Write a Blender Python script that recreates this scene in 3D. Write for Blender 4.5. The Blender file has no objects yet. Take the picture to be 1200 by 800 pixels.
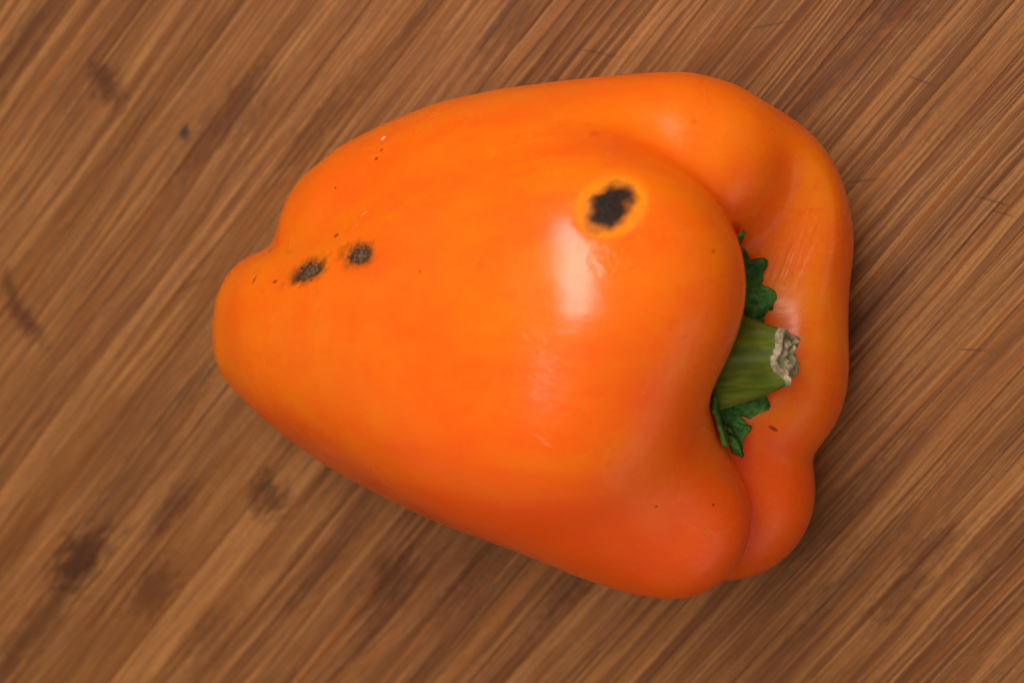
import bpy, math, random
import numpy as np
from mathutils import Vector, Matrix
from mathutils.bvhtree import BVHTree

# ------------------------------------------------------------------ camera
U = 0.0001467                      # one working unit in metres (about one photo pixel on the board)
LENS, SENSOR = 70.0, 36.0
F = LENS / SENSOR * 1200
TILT, AZ = math.radians(16), math.radians(30)
BACK = np.array([math.sin(TILT) * math.cos(AZ), math.sin(TILT) * math.sin(AZ), math.cos(TILT)])
CAM = BACK * F
FW = -BACK
RT = np.array([1.0, 0, 0]) - FW * FW[0]; RT /= np.linalg.norm(RT)
UP = np.cross(RT, FW)
scene = bpy.context.scene
col = scene.collection

cam_data = bpy.data.cameras.new('camera'); cam = bpy.data.objects.new('camera', cam_data); col.objects.link(cam)
cam_data.lens = LENS; cam_data.sensor_width = SENSOR; cam_data.clip_start = 0.01; cam_data.clip_end = 50
cam.matrix_world = Matrix(((RT[0], UP[0], BACK[0], CAM[0] * U), (RT[1], UP[1], BACK[1], CAM[1] * U),
                           (RT[2], UP[2], BACK[2], CAM[2] * U), (0, 0, 0, 1)))
cam_data.dof.use_dof = True
cam_data.dof.focus_distance = (F - 290) * U
cam_data.dof.aperture_fstop = 14.0
scene.camera = cam

# ------------------------------------------------------------------ world, lamps, exposure
world = bpy.data.worlds.new('World'); scene.world = world; world.use_nodes = True
wb = world.node_tree.nodes['Background']
wb.inputs[0].default_value = (1.0, 0.74, 0.52, 1); wb.inputs[1].default_value = 0.20

def area(name, loc, target, sx, sy, power, color):
    ld = bpy.data.lights.new(name, 'AREA'); ld.shape = 'RECTANGLE'; ld.size = sx; ld.size_y = sy
    ld.energy = power; ld.color = color
    o = bpy.data.objects.new(name, ld); col.objects.link(o); o.location = loc
    o.rotation_euler = (Vector(target) - Vector(loc)).to_track_quat('-Z', 'Y').to_euler()
    return o
area('window_light', (-0.055, 0.30, 0.67), (0.0, 0.0, 0.03), 0.30, 0.98, 7.2, (1.0, 0.935, 0.88))
area('low_fill_light', (0.80, -0.70, 0.13), (0, 0, 0.03), 0.9, 0.4, 0.3, (1.0, 0.90, 0.80))  # unseen fill, added low to brighten the pepper's lower right sides
scene.view_settings.view_transform = 'Standard'; scene.view_settings.look = 'None'
scene.view_settings.gamma = 1.0; scene.view_settings.exposure = 0.0
scene.view_settings.use_curve_mapping = False
scene.cycles.max_bounces = 5; scene.cycles.diffuse_bounces = 3; scene.cycles.glossy_bounces = 3
scene.cycles.use_adaptive_sampling = True; scene.cycles.adaptive_threshold = 0.03

# ------------------------------------------------------------------ helpers
def proj(P):
    d = np.asarray(P, float) - CAM; z = d @ FW
    return 600 + F * (d @ RT) / z, 400 - F * (d @ UP) / z
def ray(px, py):
    d = FW + RT * (px - 600) / F + UP * (400 - py) / F
    return d / np.linalg.norm(d)
def board_point(px, py):
    d = ray(px, py); return CAM + d * (-CAM[2] / d[2])

def mesh_object(name, verts, faces, mat, parent=None, smooth=True):
    me = bpy.data.meshes.new(name); me.from_pydata([tuple(v) for v in verts], [], [tuple(f) for f in faces])
    me.polygons.foreach_set('use_smooth', [smooth] * len(me.polygons)); me.update()
    me.materials.append(mat)
    o = bpy.data.objects.new(name, me); col.objects.link(o)
    if parent: o.parent = parent
    return o
def empty(name, label, category):
    o = bpy.data.objects.new(name, None); o.empty_display_size = 0.02; col.objects.link(o)
    o['label'] = label; o['category'] = category
    return o

class NT:
    """small shader-node helper"""
    def __init__(s, name):
        s.m = bpy.data.materials.new(name); s.m.use_nodes = True; s.t = s.m.node_tree
        s.p = s.t.nodes['Principled BSDF']
    def n(s, typ, ins=None, **kw):
        nd = s.t.nodes.new(typ)
        for k, v in kw.items(): setattr(nd, k, v)
        for k, v in (ins or {}).items(): s.set(nd.inputs[k], v)
        return nd
    def set(s, sock, v):
        if isinstance(v, bpy.types.NodeSocket): s.t.links.new(v, sock)
        elif isinstance(v, bpy.types.Node): s.t.links.new(v.outputs[0], sock)
        else: sock.default_value = v
    def math(s, op, a, b=0.0, c=None, clamp=False):
        nd = s.t.nodes.new('ShaderNodeMath'); nd.operation = op; nd.use_clamp = clamp
        s.set(nd.inputs[0], a); s.set(nd.inputs[1], b)
        if c is not None: s.set(nd.inputs[2], c)
        return nd.outputs[0]
    def noise(s, vec, scale, detail=3, rough=0.55, dist=0.0):
        return s.n('ShaderNodeTexNoise', {'Vector': vec, 'Scale': scale, 'Detail': detail, 'Roughness': rough, 'Distortion': dist}).outputs[0]
    def mapping(s, vec, scale=(1, 1, 1), loc=(0, 0, 0), rot=(0, 0, 0), typ='POINT'):
        return s.n('ShaderNodeMapping', {'Vector': vec, 'Location': loc, 'Rotation': rot, 'Scale': scale}, vector_type=typ).outputs[0]
    def range(s, v, a, b, c=0.0, d=1.0, smooth=True):
        return s.n('ShaderNodeMapRange', {0: v, 1: a, 2: b, 3: c, 4: d}, interpolation_type='SMOOTHSTEP' if smooth else 'LINEAR').outputs[0]
    def mix(s, fac, a, b, mode='MIX'):
        nd = s.t.nodes.new('ShaderNodeMix'); nd.data_type = 'RGBA'; nd.blend_type = mode
        s.set(nd.inputs[0], fac)
        for k, v in ((6, a), (7, b)):
            s.set(nd.inputs[k], v if not isinstance(v, tuple) or len(v) == 4 else (*v, 1))
        return nd.outputs[2]
    def blob(s, vec, c, radii, ang, rag=None):
        """0 at the centre of a spot, 1 on its rim; rag is a noise added to it"""
        v = s.mapping(vec, tuple(radii), tuple(c), (0, 0, ang), 'TEXTURE')
        l = s.n('ShaderNodeVectorMath', {0: v}, operation='LENGTH').outputs['Value']
        return s.math('ADD', l, rag) if rag is not None else l

# ------------------------------------------------------------------ cutting board of bamboo strips
def grain_angle():
    best = None
    for k in range(300, 700):
        a = math.radians(k / 10); p0 = proj([0, 0, 0]); p1 = proj([10 * math.cos(a), 10 * math.sin(a), 0])
        e = abs(math.degrees(math.atan2(p0[1] - p1[1], p1[0] - p0[0])) - 50.3)
        if best is None or e < best[0]: best = (e, a)
    return best[1]
GA = grain_angle()

def wood_material():
    t = NT('bamboo')
    pos = t.n('ShaderNodeNewGeometry').outputs['Position']
    w = t.mapping(pos, (1 / U,) * 3)                                  # working units, board frame
    g = t.mapping(t.mapping(w, rot=(0, 0, -GA)), (1, 1, 1))            # u along the grain, v across
    rnd = t.n('ShaderNodeObjectInfo').outputs['Random']
    off = t.n('ShaderNodeCombineXYZ', {0: t.math('MULTIPLY', rnd, 7000.0), 1: t.math('MULTIPLY', rnd, 310.0), 2: t.math('MULTIPLY', rnd, 900.0)}).outputs[0]
    gs = t.n('ShaderNodeVectorMath', {0: g, 1: off}, operation='ADD').outputs[0]
    # slight waviness of the fibres
    wob = t.math('MULTIPLY', t.math('SUBTRACT', t.noise(t.mapping(gs, (0.0022, 0.006, 0.01)), 1, 1), 0.5), 22.0)
    wob = t.math('ADD', wob, t.math('MULTIPLY', t.math('SUBTRACT', t.noise(t.mapping(gs, (0.012, 0.03, 0.01)), 1, 2, 0.6), 0.5), 3.5))
    sep = t.n('ShaderNodeSeparateXYZ', {0: gs})
    gw = t.n('ShaderNodeCombineXYZ', {0: sep.outputs[0], 1: t.math('ADD', sep.outputs[1], wob), 2: sep.outputs[2]}).outputs[0]
    fib1 = t.noise(t.mapping(gw, (0.0011, 0.085, 0.02)), 1, 3, 0.6)     # broad streaks
    fib2 = t.noise(t.mapping(gw, (0.0030, 0.36, 0.02)), 1, 3, 0.62)     # fibres
    fib3 = t.noise(t.mapping(gw, (0.014, 0.8, 0.05)), 1, 2, 0.6)        # fine bundles
    blot = t.noise(t.mapping(g, (0.004, 0.012, 0.01)), 1, 1, 0.6)      # blotches over several strips
    r2 = t.math('FRACT', t.math('MULTIPLY', rnd, 37.7))
    amt = t.math('MULTIPLY', t.range(r2, 0, 1, 0.60, 1.0, False), t.range(t.noise(t.mapping(gs, (0.0016, 0.01, 0.01)), 1, 1), 0.3, 0.6, 0.4, 1.0))
    dash = t.noise(t.mapping(gw, (0.022, 0.24, 0.05)), 1, 3, 0.65)     # short broken pores
    speck = t.noise(w, 0.16, 2, 0.7)
    r3 = t.math('FRACT', t.math('MULTIPLY', rnd, 91.3)); r4 = t.math('FRACT', t.math('MULTIPLY', rnd, 173.9))
    base = t.mix(r3, (0.170, 0.060, 0.014), (0.38, 0.160, 0.047))                     # each strip its own tone
    base = t.mix(t.math('MULTIPLY', r4, 0.45), base, t.mix(r2, (0.34, 0.122, 0.017), (0.30, 0.130, 0.056)))
    band = t.noise(t.mapping(gw, (0.0007, 0.030, 0.02)), 1, 1)
    base = t.mix(t.math('MULTIPLY', t.range(band, 0.48, 0.64), 0.38), base, (0.125, 0.040, 0.009))
    base = t.mix(t.math('MULTIPLY', t.range(band, 0.46, 0.34), 0.3), base, (0.40, 0.168, 0.046))
    c = t.mix(t.math('MULTIPLY', t.range(fib1, 0.46, 0.60), 0.60), base, (0.125, 0.039, 0.010))
    c = t.mix(t.math('MULTIPLY', t.range(fib2, 0.50, 0.64), amt), c, (0.095, 0.028, 0.009))
    c = t.mix(t.math('MULTIPLY', t.range(fib2, 0.48, 0.36), 0.65), c, (0.46, 0.205, 0.062))
    c = t.mix(t.math('MULTIPLY', t.range(fib3, 0.50, 0.68), 0.60), c, (0.15, 0.060, 0.024))
    c = t.mix(t.math('MULTIPLY', t.range(blot, 0.50, 0.72), 0.40), c, (0.18, 0.062, 0.018))
    c = t.mix(t.math('MULTIPLY', t.range(dash, 0.55, 0.72), 0.38), c, (0.085, 0.030, 0.015))
    c = t.mix(t.math('MULTIPLY', t.range(dash, 0.45, 0.30), 0.22), c, (0.46, 0.225, 0.095))
    c = t.mix(t.math('MULTIPLY', t.range(t.noise(t.mapping(gw, (0.0016, 0.16, 0.03), loc=(3, 9, 5)), 1, 2), 0.58, 0.68), 0.6), c, (0.30, 0.090, 0.014))
    c = t.mix(t.math('MULTIPLY', t.range(speck, 0.48, 0.72), 0.32), c, (0.12, 0.055, 0.030))
    # the bamboo's nodes: dark ragged marks across a strip, each with a tail along the grain
    rag = t.math('MULTIPLY', t.math('SUBTRACT', t.noise(t.mapping(gw, (0.035, 0.17, 0.05)), 1, 3, 0.7), 0.5), 2.6)
    rag3 = t.math('MULTIPLY', t.math('SUBTRACT', t.noise(t.mapping(gw, (0.05, 0.15, 0.05)), 1, 4, 0.7), 0.5), 3.4)
    def marks(lst, rag, hi, lo_):
        m = None
        for (px, py, a, b, ang, s) in lst:
            p = board_point(px, py)
            d = t.range(t.blob(w, p, (a * (1.3 if ang == 0 and a < 80 else 1), b, 200), GA + math.radians(ang), rag), hi, lo_, 0.0, s * 0.85)
            m = d if m is None else t.math('MAXIMUM', m, d)
        return m
    knots = [(125, 100, 30, 19, 75, .75), (92, 655, 42, 26, 0, .95), (315, 582, 28, 26, 40, .8), (455, 680, 40, 20, 0, .7),
             (178, 690, 34, 24, 0, .6), (30, 375, 36, 13, -100, .75), (10, 335, 22, 10, -130, .7), (282, 125, 46, 24, 0, .55), (370, 150, 60, 16, 0, .45),
             (1095, 640, 40, 17, -10, .6), (1060, 690, 46, 17, 0, .6), (245, 745, 40, 26, 0, .45), (200, 595, 34, 16, 0, .6),
             (670, 688, 46, 15, 0, .6), (385, 660, 60, 16, 0, .5), (1050, 12, 46, 22, -20, .6), (965, 90, 70, 16, 0, .4), (1020, 60, 55, 14, 0, .4),
             (240, 160, 60, 20, 0, .4), (560, 665, 60, 22, 0, .5), (1180, 630, 60, 16, 0, .4)]
    c = t.mix(marks(knots, rag3, 1.5, 0.25), c, (0.045, 0.012, 0.006))
    streaks = [(50, 725, 190, 26, 0, .65), (150, 570, 200, 22, 0, .55), (215, 470, 120, 16, 0, .5), (600, 20, 110, 16, 0, .6), (250, 40, 130, 10, 0, .4),
               (140, 180, 160, 8, 0, .45), (980, 600, 120, 22, 0, .5), (1010, 660, 150, 14, 0, .5), (450, 720, 130, 16, 0, .5), (1010, 380, 120, 12, 0, .5),
               (20, 60, 120, 26, 0, .5), (520, 770, 160, 14, 0, .4)]
    c = t.mix(marks(streaks, rag, 1.3, 0.2), c, (0.050, 0.017, 0.006))
    # knife cuts
    for (px, py, a, ang) in [(1010, 212, 30, -42), (1165, 236, 34, -66), (1175, 250, 20, -66), (230, 330, 34, -28), (215, 340, 24, -28), (80, 134, 12, -45), (700, 62, 40, -62),
                             (1140, 410, 24, -50), (650, 92, 16, -72), (900, 30, 36, -40), (1080, 95, 26, -70)]:
        p = board_point(px, py)
        d = t.range(t.blob(w, p, (a, 1.5, 50), GA + math.radians(ang)), 1.0, 0.3, 0.0, 0.6)
        c = t.mix(d, c, (0.06, 0.028, 0.018))
    p = board_point(216, 155)
    c = t.mix(t.range(t.blob(w, p, (13, 8, 60), GA + 0.55, rag), 1.0, 0.2, 0, .85), c, (0.03, 0.024, 0.024))
    t.set(t.p.inputs['Base Color'], c)
    t.set(t.p.inputs['Roughness'], t.range(fib2, 0.3, 0.7, 0.52, 0.68))
    t.p.inputs['Specular IOR Level'].default_value = 0.14
    return t.m

WOOD = wood_material()
board = empty('cutting_board', 'brown bamboo cutting board of narrow glued strips under the orange pepper', 'cutting board')
rng = random.Random(4)
HALF_L, HALF_W, THICK = 2100, 1500, 120
du = np.array([math.cos(GA), math.sin(GA), 0]); dv = np.array([-math.sin(GA), math.cos(GA), 0])
board.location = (0, 0, -THICK * U)
v0 = -HALF_W
while v0 < HALF_W:
    wd = rng.uniform(30, 68); h = wd / 2 - 0.12; top = rng.uniform(-0.35, 0.0)
    bev = 0.7
    prof = [(-h, -THICK), (h, -THICK), (h, top - bev), (h - bev, top), (-h + bev, top), (-h, top - bev)]
    vs = [np.array([s * HALF_L, a, b + THICK]) * U for s in (-1, 1) for a, b in prof]
    fs = [(i, (i + 1) % 6, (i + 1) % 6 + 6, i + 6) for i in range(6)] + [(5, 4, 3, 2, 1, 0), (6, 7, 8, 9, 10, 11)]
    o = mesh_object('bamboo_strip', vs, [f[::-1] for f in fs], WOOD, board, smooth=False)
    c = dv * (v0 + wd / 2) * U
    o.location = tuple(c); o.rotation_euler = (0, 0, GA)
    v0 += wd

# ------------------------------------------------------------------ pepper body: lobes as swept spheres melted together
LOBES = {
    'A1': [[-234, 63, 155, 61], [-184, 59, 190, 78], [-122, 55, 222, 96], [21, 77, 296, 123], [132, 94, 355, 125], [189, 107, 358, 130], [185, 76, 341, 78], [209, 51, 292, 55]],
    'A0': [[-226, 21, 151, 50], [-184, 16, 189, 73], [-121, 12, 222, 95], [21, -2, 300, 120], [97, -5, 338, 129], [146, 1, 359, 119], [135, -2, 314, 70], [120, 4, 270, 60]],
    'A3': [[-231, 17, 145, 50], [-183, 8, 177, 69], [-116, -6, 183, 87], [24, -25, 250, 115], [111, -49, 288, 117], [175, -83, 301, 100], [160, -50, 290, 72], [193, -26, 266, 55]],
    'A2': [[-244, 14, 147, 57], [-125, -35, 149, 94], [27, -52, 195, 116], [134, -91, 233, 106], [231, -146, 273, 78], [186, -90, 258, 65], [205, -58, 253, 51]],
    'D': [[-226, 14, 119, 45], [-121, -26, 125, 96], [20, -61, 134, 126], [175, -123, 130, 108], [265, -142, 137, 98], [250, -126, 145, 51], [205, -50, 200, 52]],
    'C2': [[-225, 24, 110, 46], [-120, 9, 102, 93], [19, -2, 131, 125], [195, -20, 113, 109], [281, -18, 125, 116], [275, 5, 118, 65], [205, -2, 165, 52]],
    'C1': [[-225, 42, 115, 46], [-120, 76, 105, 93], [20, 107, 130, 125], [183, 132, 121, 109], [296, 137, 122, 104], [293, 102, 136, 74], [204, 87, 175, 51]],
    'B': [[-179, 98, 116, 46], [-123, 139, 164, 93], [11, 158, 206, 124], [178, 209, 240, 96], [253, 216, 239, 86], [243, 196, 232, 65], [200, 110, 235, 52]],
    'E': [[-205, 66, 120, 46], [-115, 103, 134, 90], [15, 136, 166, 129], [180, 158, 163, 110], [295, 165, 180, 101], [270, 150, 180, 70], [202, 98, 205, 51]],
    'C3': [[-225, 33, 112, 46], [-120, 42, 103, 93], [20, 52, 131, 125], [189, 56, 117, 109], [291, 57, 121, 101], [284, 52, 127, 70], [204, 42, 170, 52]],
    'F': [[-205, 75, 130, 28], [-118, 97, 172, 54], [20, 120, 245, 115], [130, 147, 302, 113], [188, 142, 292, 92], [190, 126, 278, 70], [180, 90, 260, 50]],
}
HOLLOW = [[285, 22, 252, 42], [310, 35, 270, 70], [350, 60, 318, 112]]          # the stem's hollow, cut out of the lower lobes
SADDLE = np.array([362.0, 105, 486]), 285.0                                       # the broad dished top of the lowest lobes
CORE = [[-190, 38, 130, 45], [-60, 40, 175, 124], [45, 40, 205, 132]]

def dense(c, n=3):
    c = np.array(c, float); out = []
    P = np.vstack([2 * c[0] - c[1], c, 2 * c[-1] - c[-2]])
    for i in range(1, len(P) - 2):
        a, b, d, e = P[i - 1:i + 3]
        for k in range(n):
            s = k / n
            out.append(.5 * (2 * b + (d - a) * s + (2 * a - 5 * b + 4 * d - e) * s * s + (3 * b - a - 3 * d + e) * s ** 3))
    out.append(c[-1]); return np.array(out, np.float32)
CH = {k: dense(v) for k, v in LOBES.items()}; CH['core'] = dense(CORE, 2); CH['hollow'] = dense(HOLLOW, 2)

def chain_sdf(P, ch):
    best = np.full(len(P), 1e6, np.float32)
    for a, b in zip(ch[:-1], ch[1:]):
        ba = (b - a)[:3]; L = float(ba @ ba) + 1e-6
        w = P - a[:3]; l = math.sqrt(L); x = (w @ ba) / l
        p = np.sqrt(np.maximum(np.einsum('ij,ij->i', w, w) - x * x, 0))
        sl = np.clip((b[3] - a[3]) / l, -.85, .85)
        t = np.clip((x + p * sl / math.sqrt(1 - sl * sl)) / l, 0, 1).astype(np.float32)
        q = P - a[:3] - t[:, None] * ba
        best = np.minimum(best, np.sqrt(np.einsum('ij,ij->i', q, q)) - (a[3] + t * (b[3] - a[3])))
    return best
def lse(vals, k):
    V = np.stack(vals); m = V.min(0)
    return m - k * np.log(np.exp(-(V - m) / k).sum(0))
def sdf(P):
    P = P.astype(np.float32); X = P[:, 0]
    d = {k: chain_sdf(P, c) for k, c in CH.items()}
    s = np.clip((X - 150) / 120, 0, 1); s = s * s * (3 - 2 * s)
    tip = np.clip((20 - X) / 260, 0, 1); tip = tip * tip * (3 - 2 * tip)
    f = lambda m, e, tp=6: (m + (e - m) * s) * (1 - tip) + tp * tip
    A = lse([d['A1'], d['A0'], d['A3'], d['A2']], f(20, 20, 14))
    C = lse([d['C1'], d['C2'], d['C3'], d['E']], f(18, 14, 14))
    C = -lse([-C, np.linalg.norm(P - SADDLE[0].astype(np.float32), axis=1) - SADDLE[1]], 10.0)
    BC = lse([C, d['B']], f(18, 20, 12))
    low = lse([BC, d['D']], f(20, 6, 8))
    low = -lse([-low, d['hollow']], 7.0)
    return lse([lse([A, d['F']], f(16, 8, 5)), low, d['core']], f(20, 6, 4.5))

def surface_nets(lo, hi, h, coarse):
    n = np.ceil((hi - lo) / h).astype(int); n = (n // coarse + 1) * coarse
    nb = n // coarse
    ctr = [lo[i] + (np.arange(nb[i]) + .5) * coarse * h for i in range(3)]
    G = np.stack(np.meshgrid(*ctr, indexing='ij'), -1).reshape(-1, 3)
    near = np.where(np.abs(sdf(G)) < coarse * h * 1.15)[0]
    S = np.full(n + 1, np.nan, np.float32)
    bi = np.stack(np.unravel_index(near, nb), -1) * coarse
    loc = np.stack(np.meshgrid(*[np.arange(coarse + 1)] * 3, indexing='ij'), -1).reshape(-1, 3)
    m = np.zeros(n + 1, bool)
    for o in loc: m[bi[:, 0] + o[0], bi[:, 1] + o[1], bi[:, 2] + o[2]] = True
    I = np.argwhere(m); S[m] = sdf(lo + I * h)
    inside = S < 0; ok = ~np.isnan(S)
    cnt = np.zeros(n, np.int8); allok = np.ones(n, bool)
    corner = [(a, b, c) for a in (0, 1) for b in (0, 1) for c in (0, 1)]
    for a, b, c in corner:
        sl = (slice(a, a + n[0]), slice(b, b + n[1]), slice(c, c + n[2]))
        cnt += inside[sl]; allok &= ok[sl]
    act = allok & (cnt > 0) & (cnt < 8)
    A = np.argwhere(act); idx = np.full(n, -1, np.int64); idx[act] = np.arange(len(A))
    acc = np.zeros((len(A), 3)); k = np.zeros(len(A))
    for ax in range(3):
        for p in (0, 1):
            for q in (0, 1):
                o0 = [0, 0, 0]; o0[(ax + 1) % 3] = p; o0[(ax + 2) % 3] = q
                o1 = list(o0); o1[ax] = 1
                s0 = S[tuple((A + o0).T)]; s1 = S[tuple((A + o1).T)]
                x = (s0 < 0) != (s1 < 0); t = np.where(x, s0 / np.where(x, s0 - s1, 1), 0)
                pt = np.repeat(np.array(o0, float)[None], len(A), 0); pt[:, ax] = t
                acc[x] += pt[x]; k[x] += 1
    V = lo + (A + acc / k[:, None]) * h
    faces = []
    for ax in range(3):
        u, v = (ax + 1) % 3, (ax + 2) % 3
        e1 = [0, 0, 0]; e1[ax] = 1
        s0 = S[tuple(A.T)]; s1 = S[tuple((A + e1).T)]
        x = ((s0 < 0) != (s1 < 0)); B = A[x]; fl = (s0 < 0)[x]
        du_ = np.array([0, 0, 0]); du_[u] = 1; dv_ = np.array([0, 0, 0]); dv_[v] = 1
        q = [idx[tuple((B - a * du_ - b * dv_).T)] for a, b in ((0, 0), (1, 0), (1, 1), (0, 1))]
        Q = np.stack(q, -1); Q[~fl] = Q[~fl][:, ::-1]
        faces.append(Q[(Q >= 0).all(1)])
    return V, np.concatenate(faces)

lo = np.array([-330.0, -270, -25]); hi = np.array([440.0, 330, 520])
V, Q = surface_nets(lo, hi, 3.6, 6)
# relax a little: softens the melted seams
E = np.concatenate([Q[:, [0, 1]], Q[:, [1, 2]], Q[:, [2, 3]], Q[:, [3, 0]]])
deg = np.bincount(E[:, 0], minlength=len(V)) + np.bincount(E[:, 1], minlength=len(V))
def relax(V, it, lam):
    for _ in range(it):
        s = np.stack([np.bincount(E[:, 0], V[E[:, 1], i], len(V)) + np.bincount(E[:, 1], V[E[:, 0], i], len(V)) for i in range(3)], -1)
        V = V + lam * (s / np.maximum(deg, 1)[:, None] - V)
    return V
for _ in range(10): V = relax(relax(V, 1, .55), 1, -.45)
V = relax(V, 4, .5)
ZMIN = V[:, 2].min(); V[:, 2] = np.maximum(V[:, 2], 0.2)      # flattened where it rests

BASE = np.array([30.0, 35.0, 0.0])

bvh = BVHTree.FromPolygons([Vector(v) for v in V], Q.tolist())
def hit(px, py):
    r = bvh.ray_cast(Vector(CAM), Vector(ray(px, py)))
    return np.array(r[0]) if r[0] is not None else np.zeros(3)
def vblob(px, py, radii, deg):
    """distance of every skin vertex from a spot seen at that pixel: 0 centre, 1 rim"""
    d = V - hit(px, py); a = math.radians(deg)
    x = d[:, 0] * math.cos(a) + d[:, 1] * math.sin(a); y = -d[:, 0] * math.sin(a) + d[:, 1] * math.cos(a)
    return np.sqrt((x / radii[0]) ** 2 + (y / radii[1]) ** 2 + (d[:, 2] / radii[2]) ** 2)
def sstep(x, a, b):
    q = np.clip((x - a) / (b - a), 0, 1); return q * q * (3 - 2 * q)
ATTR = {'halo': vblob(716, 240, (35, 31, 60), 28), 'rot': vblob(714, 240, (27, 19, 60), 52),
        'scab': np.minimum(vblob(361, 317, (31, 10, 45), 18), vblob(420, 299, (24, 12, 45), 6)),
        'wrinkle': sstep(vblob(915, 270, (75, 60, 90), 60), 1.1, .3),
        'pit': np.maximum(sstep(vblob(712, 300, (52, 26, 60), -15), 1.1, .2), .3 * sstep(vblob(630, 430, (42, 30, 60), 70), 1.1, .2))}

def pepper_material():
    t = NT('pepper_skin')
    obj = t.n('ShaderNodeTexCoord').outputs['Object']
    w = t.mapping(obj, (1 / U,) * 3)
    at = lambda n: t.n('ShaderNodeAttribute', attribute_name=n).outputs['Fac']
    streak = t.noise(t.mapping(w, (0.0035, 0.016, 0.016)), 1, 3, 0.55)
    cloud = t.noise(t.mapping(w, (0.006, 0.008, 0.008)), 1, 2, 0.5)
    c = t.mix(t.range(streak, 0.30, 0.70), (0.97, 0.140, 0.0), (1.0, 0.195, 0.0))
    c = t.mix(t.math('MULTIPLY', t.range(cloud, 0.48, 0.75), 0.35), c, (0.97, 0.100, 0.0))
    ys = t.n('ShaderNodeSeparateXYZ', {0: w}).outputs[1]
    c = t.mix(t.range(t.math('ADD', ys, t.math('MULTIPLY', streak, 120.0)), 40.0, -120.0, 0.0, 0.75), c, (1.0, 0.080, 0.0))   # redder towards negative y, edge broken by the streaks
    c = t.mix(t.range(t.noise(t.mapping(w, (0.09, 0.22, 0.22)), 1, 2, 0.6), 0.52, 0.80, 0, 0.30), c, (1.0, 0.26, 0.01))
    c = t.mix(t.range(t.noise(t.mapping(w, (0.010, 0.10, 0.10), loc=(7, 3, 1)), 1, 2, 0.6), 0.55, 0.75, 0, 0.30), c, (0.92, 0.085, 0.0))
    n1 = t.noise(w, 0.060, 3, 0.55)
    rag = t.math('MULTIPLY', t.math('SUBTRACT', n1, 0.5), 1.25)
    grainy = t.noise(w, 0.35, 2, 0.7)
    # the large rot spot with its pale halo
    halo = t.range(t.math('ADD', at('halo'), t.math('MULTIPLY', rag, 0.12)), 1.08, 0.86)
    c = t.mix(halo, c, (0.88, 0.275, 0.003))
    core = t.range(t.math('ADD', at('rot'), rag), 1.18, 0.52)
    c = t.mix(t.range(t.math('ADD', at('rot'), rag), 1.20, 0.9, 0, 0.4), c, (0.42, 0.09, 0.005))
    c = t.mix(core, c, t.mix(t.range(grainy, 0.4, 0.65), (0.012, 0.011, 0.011), (0.060, 0.030, 0.020)))
    # the two scabs by the tip
    sc = at('scab')
    rim = t.range(t.math('ADD', t.math('MULTIPLY', sc, 0.68), rag), 1.05, 0.6)
    c = t.mix(t.math('MULTIPLY', rim, 0.7), c, (0.40, 0.105, 0.006))
    k = t.range(t.math('ADD', sc, t.math('ADD', rag, t.math('MULTIPLY', t.math('SUBTRACT', grainy, 0.5), 0.7))), 1.12, 0.5, 0, 0.95)
    c = t.mix(k, c, t.mix(t.range(t.math('ADD', grainy, t.range(sc, 0.0, 0.9, 0.10, -0.14, False)), 0.42, 0.62), (0.030, 0.017, 0.009), (0.15, 0.098, 0.062)))
    ruff = t.math('MAXIMUM', core, k)
    # specks
    dark = [(441, 186, 2.6, 2.2, 0), (447, 176, 2.2, 1.6, 40), (385, 182, 5, 2, 35), (393, 220, 1.8, 1.6, 0), (394, 276, 4.5, 1.8, 25), (298, 328, 5.5, 1.6, 70),
            (365, 328, 2.2, 1.6, 70), (317, 294, 4, 1.5, 50), (322, 330, 4, 2, 10), (813, 143, 4, 3, 0), (836, 294, 1.8, 1.8, 0), (803, 394, 4.5, 2, 10), (906, 502, 7, 2.4, -38),
            (769, 593, 2.0, 1.4, 0), (836, 591, 1.8, 1.8, 0), (492, 318, 1.6, 1.6, 0), (697, 157, 6, 5, 0), (340, 295, 6, 2.2, 20)]
    pale = [(449, 162, 3.2, 2.8, 0), (427, 250, 5, 1.2, 30), (418, 264, 3, 1, 70), (712, 180, 1.6, 1.6, 0), (755, 460, 1.8, 1.2, 20), (803, 697, 1.8, 1.6, 0),
            (616, 395, 5, 0.9, -55), (638, 397, 5, 0.9, -70), (632, 512, 7, 0.9, -35), (640, 520, 6, 0.8, -30), (625, 460, 5, 0.8, 40), (644, 433, 4, 0.9, -50), (652, 420, 3.5, 0.9, 60)]
    for lst, tint in ((dark, (0.10, 0.012, 0.004)), (pale, (0.95, 0.62, 0.42))):
        for (px, py, a, b, ang) in lst:
            s = 0.8 if lst is dark else 0.22
            if a == 6 or py in (143, 394): s = 0.22
            if a == 3.2: s = 0.8
            kk = t.range(t.blob(w, hit(px, py) - BASE, (a, b, a * 1.5), math.radians(ang)), 1.15, 0.5, 0, s)
            c = t.mix(kk, c, tint)
    # skin relief
    pebble = t.noise(w, 0.05, 4, 0.5)
    wrink = t.noise(t.mapping(t.mapping(w, rot=(0, 0, math.radians(-68))), (0.010, 0.11, 0.05)), 1, 2, 0.6)
    pits = t.noise(w, 0.11, 2, 0.6)
    h = t.math('MULTIPLY', pebble, 0.30)
    h = t.math('ADD', h, t.math('MULTIPLY', t.math('MULTIPLY', wrink, at('wrinkle')), 1.1))
    h = t.math('ADD', h, t.math('MULTIPLY', t.math('MULTIPLY', pits, at('pit')), 0.9))
    h = t.math('ADD', h, t.math('MULTIPLY', t.noise(t.mapping(w, (0.006, 0.07, 0.07)), 1, 2, 0.5), 0.22))
    h = t.math('ADD', h, t.math('MULTIPLY', t.math('MULTIPLY', grainy, ruff), 0.4))
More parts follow.
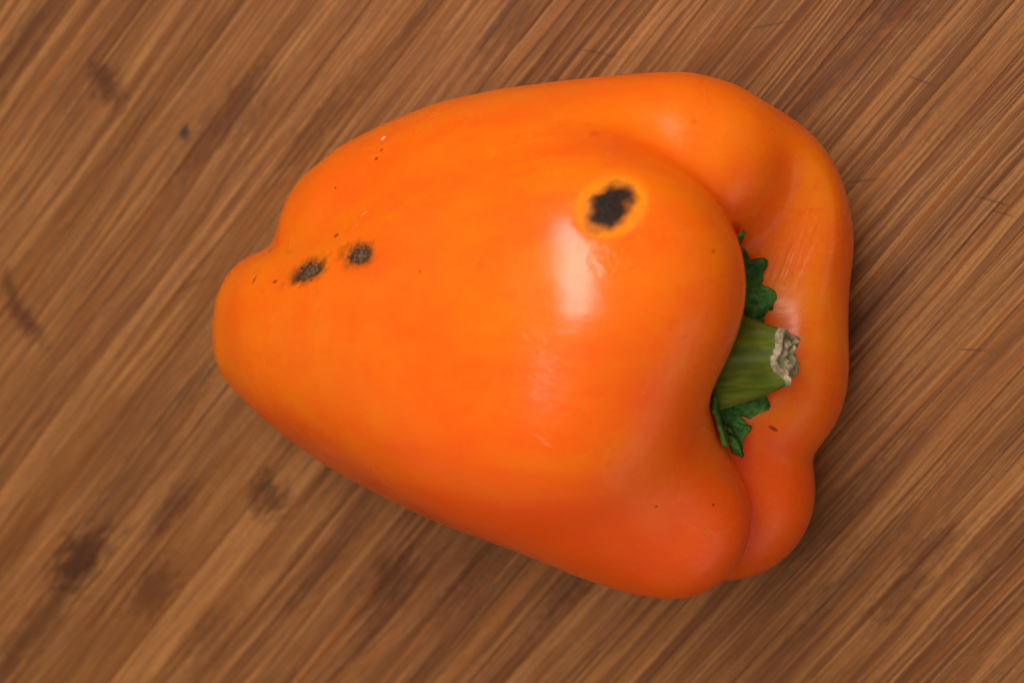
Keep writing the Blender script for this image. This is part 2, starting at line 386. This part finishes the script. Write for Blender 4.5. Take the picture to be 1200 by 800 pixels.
    b = t.n('ShaderNodeBump', {'Strength': 0.8, 'Distance': 0.0003, 'Height': h})
    t.set(t.p.inputs['Normal'], b.outputs[0]); t.set(t.p.inputs['Base Color'], c)
    t.set(t.p.inputs['Roughness'], t.math('ADD', t.math('MULTIPLY', ruff, 0.35), t.range(cloud, 0.3, 0.7, 0.26, 0.32)))
    t.set(t.p.inputs['Specular IOR Level'], t.range(ruff, 0, 1, 0.66, 0.12))
    t.p.inputs['Subsurface Weight'].default_value = 0.85
    t.p.inputs['Subsurface Radius'].default_value = (1.0, 0.22, 0.05); t.p.inputs['Subsurface Scale'].default_value = 0.020
    return t.m

_d = np.stack([sdf(V + np.eye(3)[i]) - sdf(V - np.eye(3)[i]) for i in range(3)], -1)
_d /= np.maximum(np.linalg.norm(_d, axis=1), 1e-3)[:, None]
V = V - _d * (3.2 * sstep(ATTR['halo'], 1.15, .55) + 3.0 * sstep(ATTR['scab'], 1.15, .4))[:, None]      # rot and scabs have sunk
pepper = empty('bell_pepper', 'shiny orange bell pepper with black spots lying on its side on the bamboo board', 'bell pepper')
pepper.location = tuple(BASE * U)
body = mesh_object('pepper_body', (V - BASE) * U, Q, pepper_material(), pepper)
for k, v in ATTR.items():
    body.data.attributes.new(k, 'FLOAT', 'POINT').data.foreach_set('value', v.astype(np.float32))

# ------------------------------------------------------------------ stem and calyx
def green(name, dark, light, sx, relief=0.0002):
    t = NT(name)
    w = t.mapping(t.n('ShaderNodeTexCoord').outputs['Object'], (1 / U,) * 3)
    n1 = t.noise(t.mapping(w, sx), 1, 4, 0.6); n2 = t.noise(w, 0.03, 2, 0.5)
    c = t.mix(t.range(n1, 0.35, 0.68), dark, light)
    c = t.mix(t.math('MULTIPLY', t.range(n2, 0.45, 0.7), 0.5), c, tuple(x * 0.6 for x in dark))
    t.set(t.p.inputs['Base Color'], c); t.p.inputs['Roughness'].default_value = 0.55; t.p.inputs['Specular IOR Level'].default_value = 0.25
    b = t.n('ShaderNodeBump', {'Strength': 0.6, 'Distance': relief, 'Height': n1}); t.set(t.p.inputs['Normal'], b.outputs[0])
    t.p.inputs['Subsurface Weight'].default_value = 0.15; t.p.inputs['Subsurface Radius'].default_value = (0.4, 0.7, 0.15)
    t.p.inputs['Subsurface Scale'].default_value = 0.002
    return t.m
def cut_material():
    t = NT('dry_cut_wood')
    w = t.mapping(t.n('ShaderNodeTexCoord').outputs['Object'], (1 / U,) * 3)
    n1 = t.noise(w, 0.09, 4, 0.6); n2 = t.noise(w, 0.05, 3, 0.6)
    c = t.mix(t.range(n1, 0.36, 0.62), (0.28, 0.21, 0.11), (0.66, 0.54, 0.36))
    c = t.mix(t.range(n2, 0.50, 0.64), c, (0.25, 0.29, 0.12))
    c = t.mix(t.math('MULTIPLY', t.n('ShaderNodeAttribute', attribute_name='ring').outputs['Fac'], 0.75), c, (0.11, 0.11, 0.07))
    t.set(t.p.inputs['Base Color'], c); t.p.inputs['Roughness'].default_value = 0.85
    b = t.n('ShaderNodeBump', {'Strength': 1.0, 'Distance': 0.0005, 'Height': n1}); t.set(t.p.inputs['Normal'], b.outputs[0])
    return t.m

SP = np.array([[215, 22, 240], [245, 21, 248], [278, 21, 258], [318, 22, 269], [352, 25, 277]], float)
SR = [66, 60, 52, 39, 26]
cl = dense(np.c_[SP, SR], 6).astype(float); NA = 56
rng2 = np.random.default_rng(3)
def frame(i):
    tt = cl[min(i + 1, len(cl) - 1), :3] - cl[max(i - 1, 0), :3]; tt /= np.linalg.norm(tt)
    e1 = np.cross(tt, [0, 1.0, 0]); e1 /= np.linalg.norm(e1); return tt, e1, np.cross(tt, e1)
th = np.linspace(0, 2 * np.pi, NA, endpoint=False)
ridge = 1 + 0.075 * np.cos(5 * th + .4) + 0.025 * np.cos(3 * th + 1.9) + 0.012 * np.cos(11 * th)
lip = np.interp(np.arange(NA + 1), np.arange(0, NA + 1, 4), np.r_[(q := rng2.uniform(-1, 1, NA // 4)), q[0]])[:NA]
sv = []
for i, c in enumerate(cl):
    tt, e1, e2 = frame(i); f = i / (len(cl) - 1)
    off = (lip * 6)[:, None] * tt * max(0, (f - .8) / .2)
    sv.append(c[:3] + c[3] * (ridge[:, None] * (np.cos(th)[:, None] * e1 + np.sin(th)[:, None] * e2)) + off)
sv = np.concatenate(sv); n = len(cl)
sf = [(i * NA + j, i * NA + (j + 1) % NA, (i + 1) * NA + (j + 1) % NA, (i + 1) * NA + j) for i in range(n - 1) for j in range(NA)]
LIGHT_GREEN = green('stem_green', (0.070, 0.105, 0.006), (0.150, 0.185, 0.018), (0.014, 0.09, 0.09), 0.00015)
DARK_GREEN = green('calyx_green', (0.022, 0.090, 0.010), (0.085, 0.230, 0.035), (0.09, 0.09, 0.09), 0.0014)
stem = mesh_object('stem', (sv - BASE) * U, sf, LIGHT_GREEN, pepper)
# the cut end: a rough, sunken disc inside the lip
tt, e1, e2 = frame(n - 1); last = sv[-NA:]; ctr = last.mean(0)
KR = 14; cv = []; ring = []
def edge(i, k): return sv[i * NA:(i + 1) * NA] * (1 - k) + sv[(i + 1) * NA:(i + 2) * NA] * k
for k in range(4):                                              # ragged sleeve on the side
    p = edge(n - 2, k * .3); c0 = cl[n - 2, :3]
    if k == 0: p = p + (lip * 4)[:, None] * tt
    v = p - c0; L_ = np.linalg.norm(v, axis=1)[:, None]
    cv.append(p + v / L_ * (0.2 if k == 0 else 1.0 + rng2.normal(0, .6, NA)[:, None])); ring += [0.45] * NA
for k in range(KR - 3):
    f = 1 - k / (KR - 2)
    p = ctr + (last - ctr) * f * (1.04 if k == 0 else 1)
    hgt = -2.5 * (1 - f ** 4) + 5 * np.exp(-((f - .45) / .16) ** 2) + rng2.normal(0, 0.8, NA) * (k > 0)
    cv.append(p + hgt[:, None] * tt + tt * 1.5); ring += list(np.exp(-((f - .70 + .08 * lip) / .10) ** 2) * (np.sin(th + 2.2) > -.35))
cv.append((ctr - tt * 7)[None]); ring.append(0.3)
cv = np.concatenate(cv)
cf = [(k * NA + j, k * NA + (j + 1) % NA, (k + 1) * NA + (j + 1) % NA, (k + 1) * NA + j) for k in range(KR) for j in range(NA)]
cf += [(KR * NA + j, KR * NA + (j + 1) % NA, (KR + 1) * NA) for j in range(NA)]
cut = mesh_object('cut_end', (cv - BASE) * U, cf, cut_material(), stem)
cut.data.attributes.new('ring', 'FLOAT', 'POINT').data.foreach_set('value', np.array(ring, np.float32))
# the calyx: a crinkled green collar with ragged tips, pressed against the hollow of the fruit
NC, NRAD = 150, 18
tc = np.linspace(0, 2 * np.pi, NC, endpoint=False)
def wav(x, seed, lo_, hi_):
    r = np.random.default_rng(seed); y = np.zeros_like(x)
    for k in range(lo_, hi_): y += r.normal() * np.cos(k * x + r.uniform(0, 6.28)) / k ** .5
    return y / math.sqrt(sum(1 / k for k in range(lo_, hi_)))
tt0, a1, a2 = frame(4); kc = cl[6, :3]
PHI = math.atan2(a2[1], a1[1])              # the side towards the next lobe up
outer = 85 + 30 * np.exp(-((np.angle(np.exp(1j * (tc - PHI)))) / .75) ** 2) * 1.3 + 10 * wav(tc, 5, 4, 8) + 6 * wav(tc, 8, 9, 24)
PHZ = math.atan2(a2[2], a1[2])
lee = np.exp(-((np.angle(np.exp(1j * (tc - PHZ)))) / .8) ** 2)          # short and flat on the side under the top lobe
outer = outer - 24 * lee
kv = []
for i in range(NRAD + 1):
    s_ = i / NRAD; rho = 44 + (outer - 44) * s_
    crk = (s_ ** .8) * (9 * wav(tc + .4 * s_, 11, 5, 14) + 8 * wav(tc - 1.2 * s_, 12 , 12, 30) * (0.6 + 0.4 * math.sin(14 * s_)) + 3.0 * math.sin(9 * s_) * wav(tc, 14, 3, 9))
    kv.append(kc + (np.cos(tc) * rho)[:, None] * a1 + (np.sin(tc) * rho)[:, None] * a2 + ((4 + 50 * s_ ** 1.3) * (1 - .9 * lee) + crk * (1 - .6 * lee))[:, None] * tt0)
kv = np.concatenate(kv)
for _ in range(6):
    d = sdf(kv); e = 1.5
    g = np.stack([sdf(kv + np.eye(3)[i] * e) - sdf(kv - np.eye(3)[i] * e) for i in range(3)], -1) / (2 * e)
    push = np.maximum(4.0 - d, 0) * .8
    kv = kv + push[:, None] * g / np.maximum(np.linalg.norm(g, axis=1), .3)[:, None]
kf = [(i * NC + j, i * NC + (j + 1) % NC, (i + 1) * NC + (j + 1) % NC, (i + 1) * NC + j) for i in range(NRAD) for j in range(NC)]
calyx = mesh_object('calyx', (kv - BASE) * U, kf, DARK_GREEN, pepper)
so = calyx.modifiers.new('thickness', 'SOLIDIFY'); so.thickness = 4.0 * U; so.offset = 0
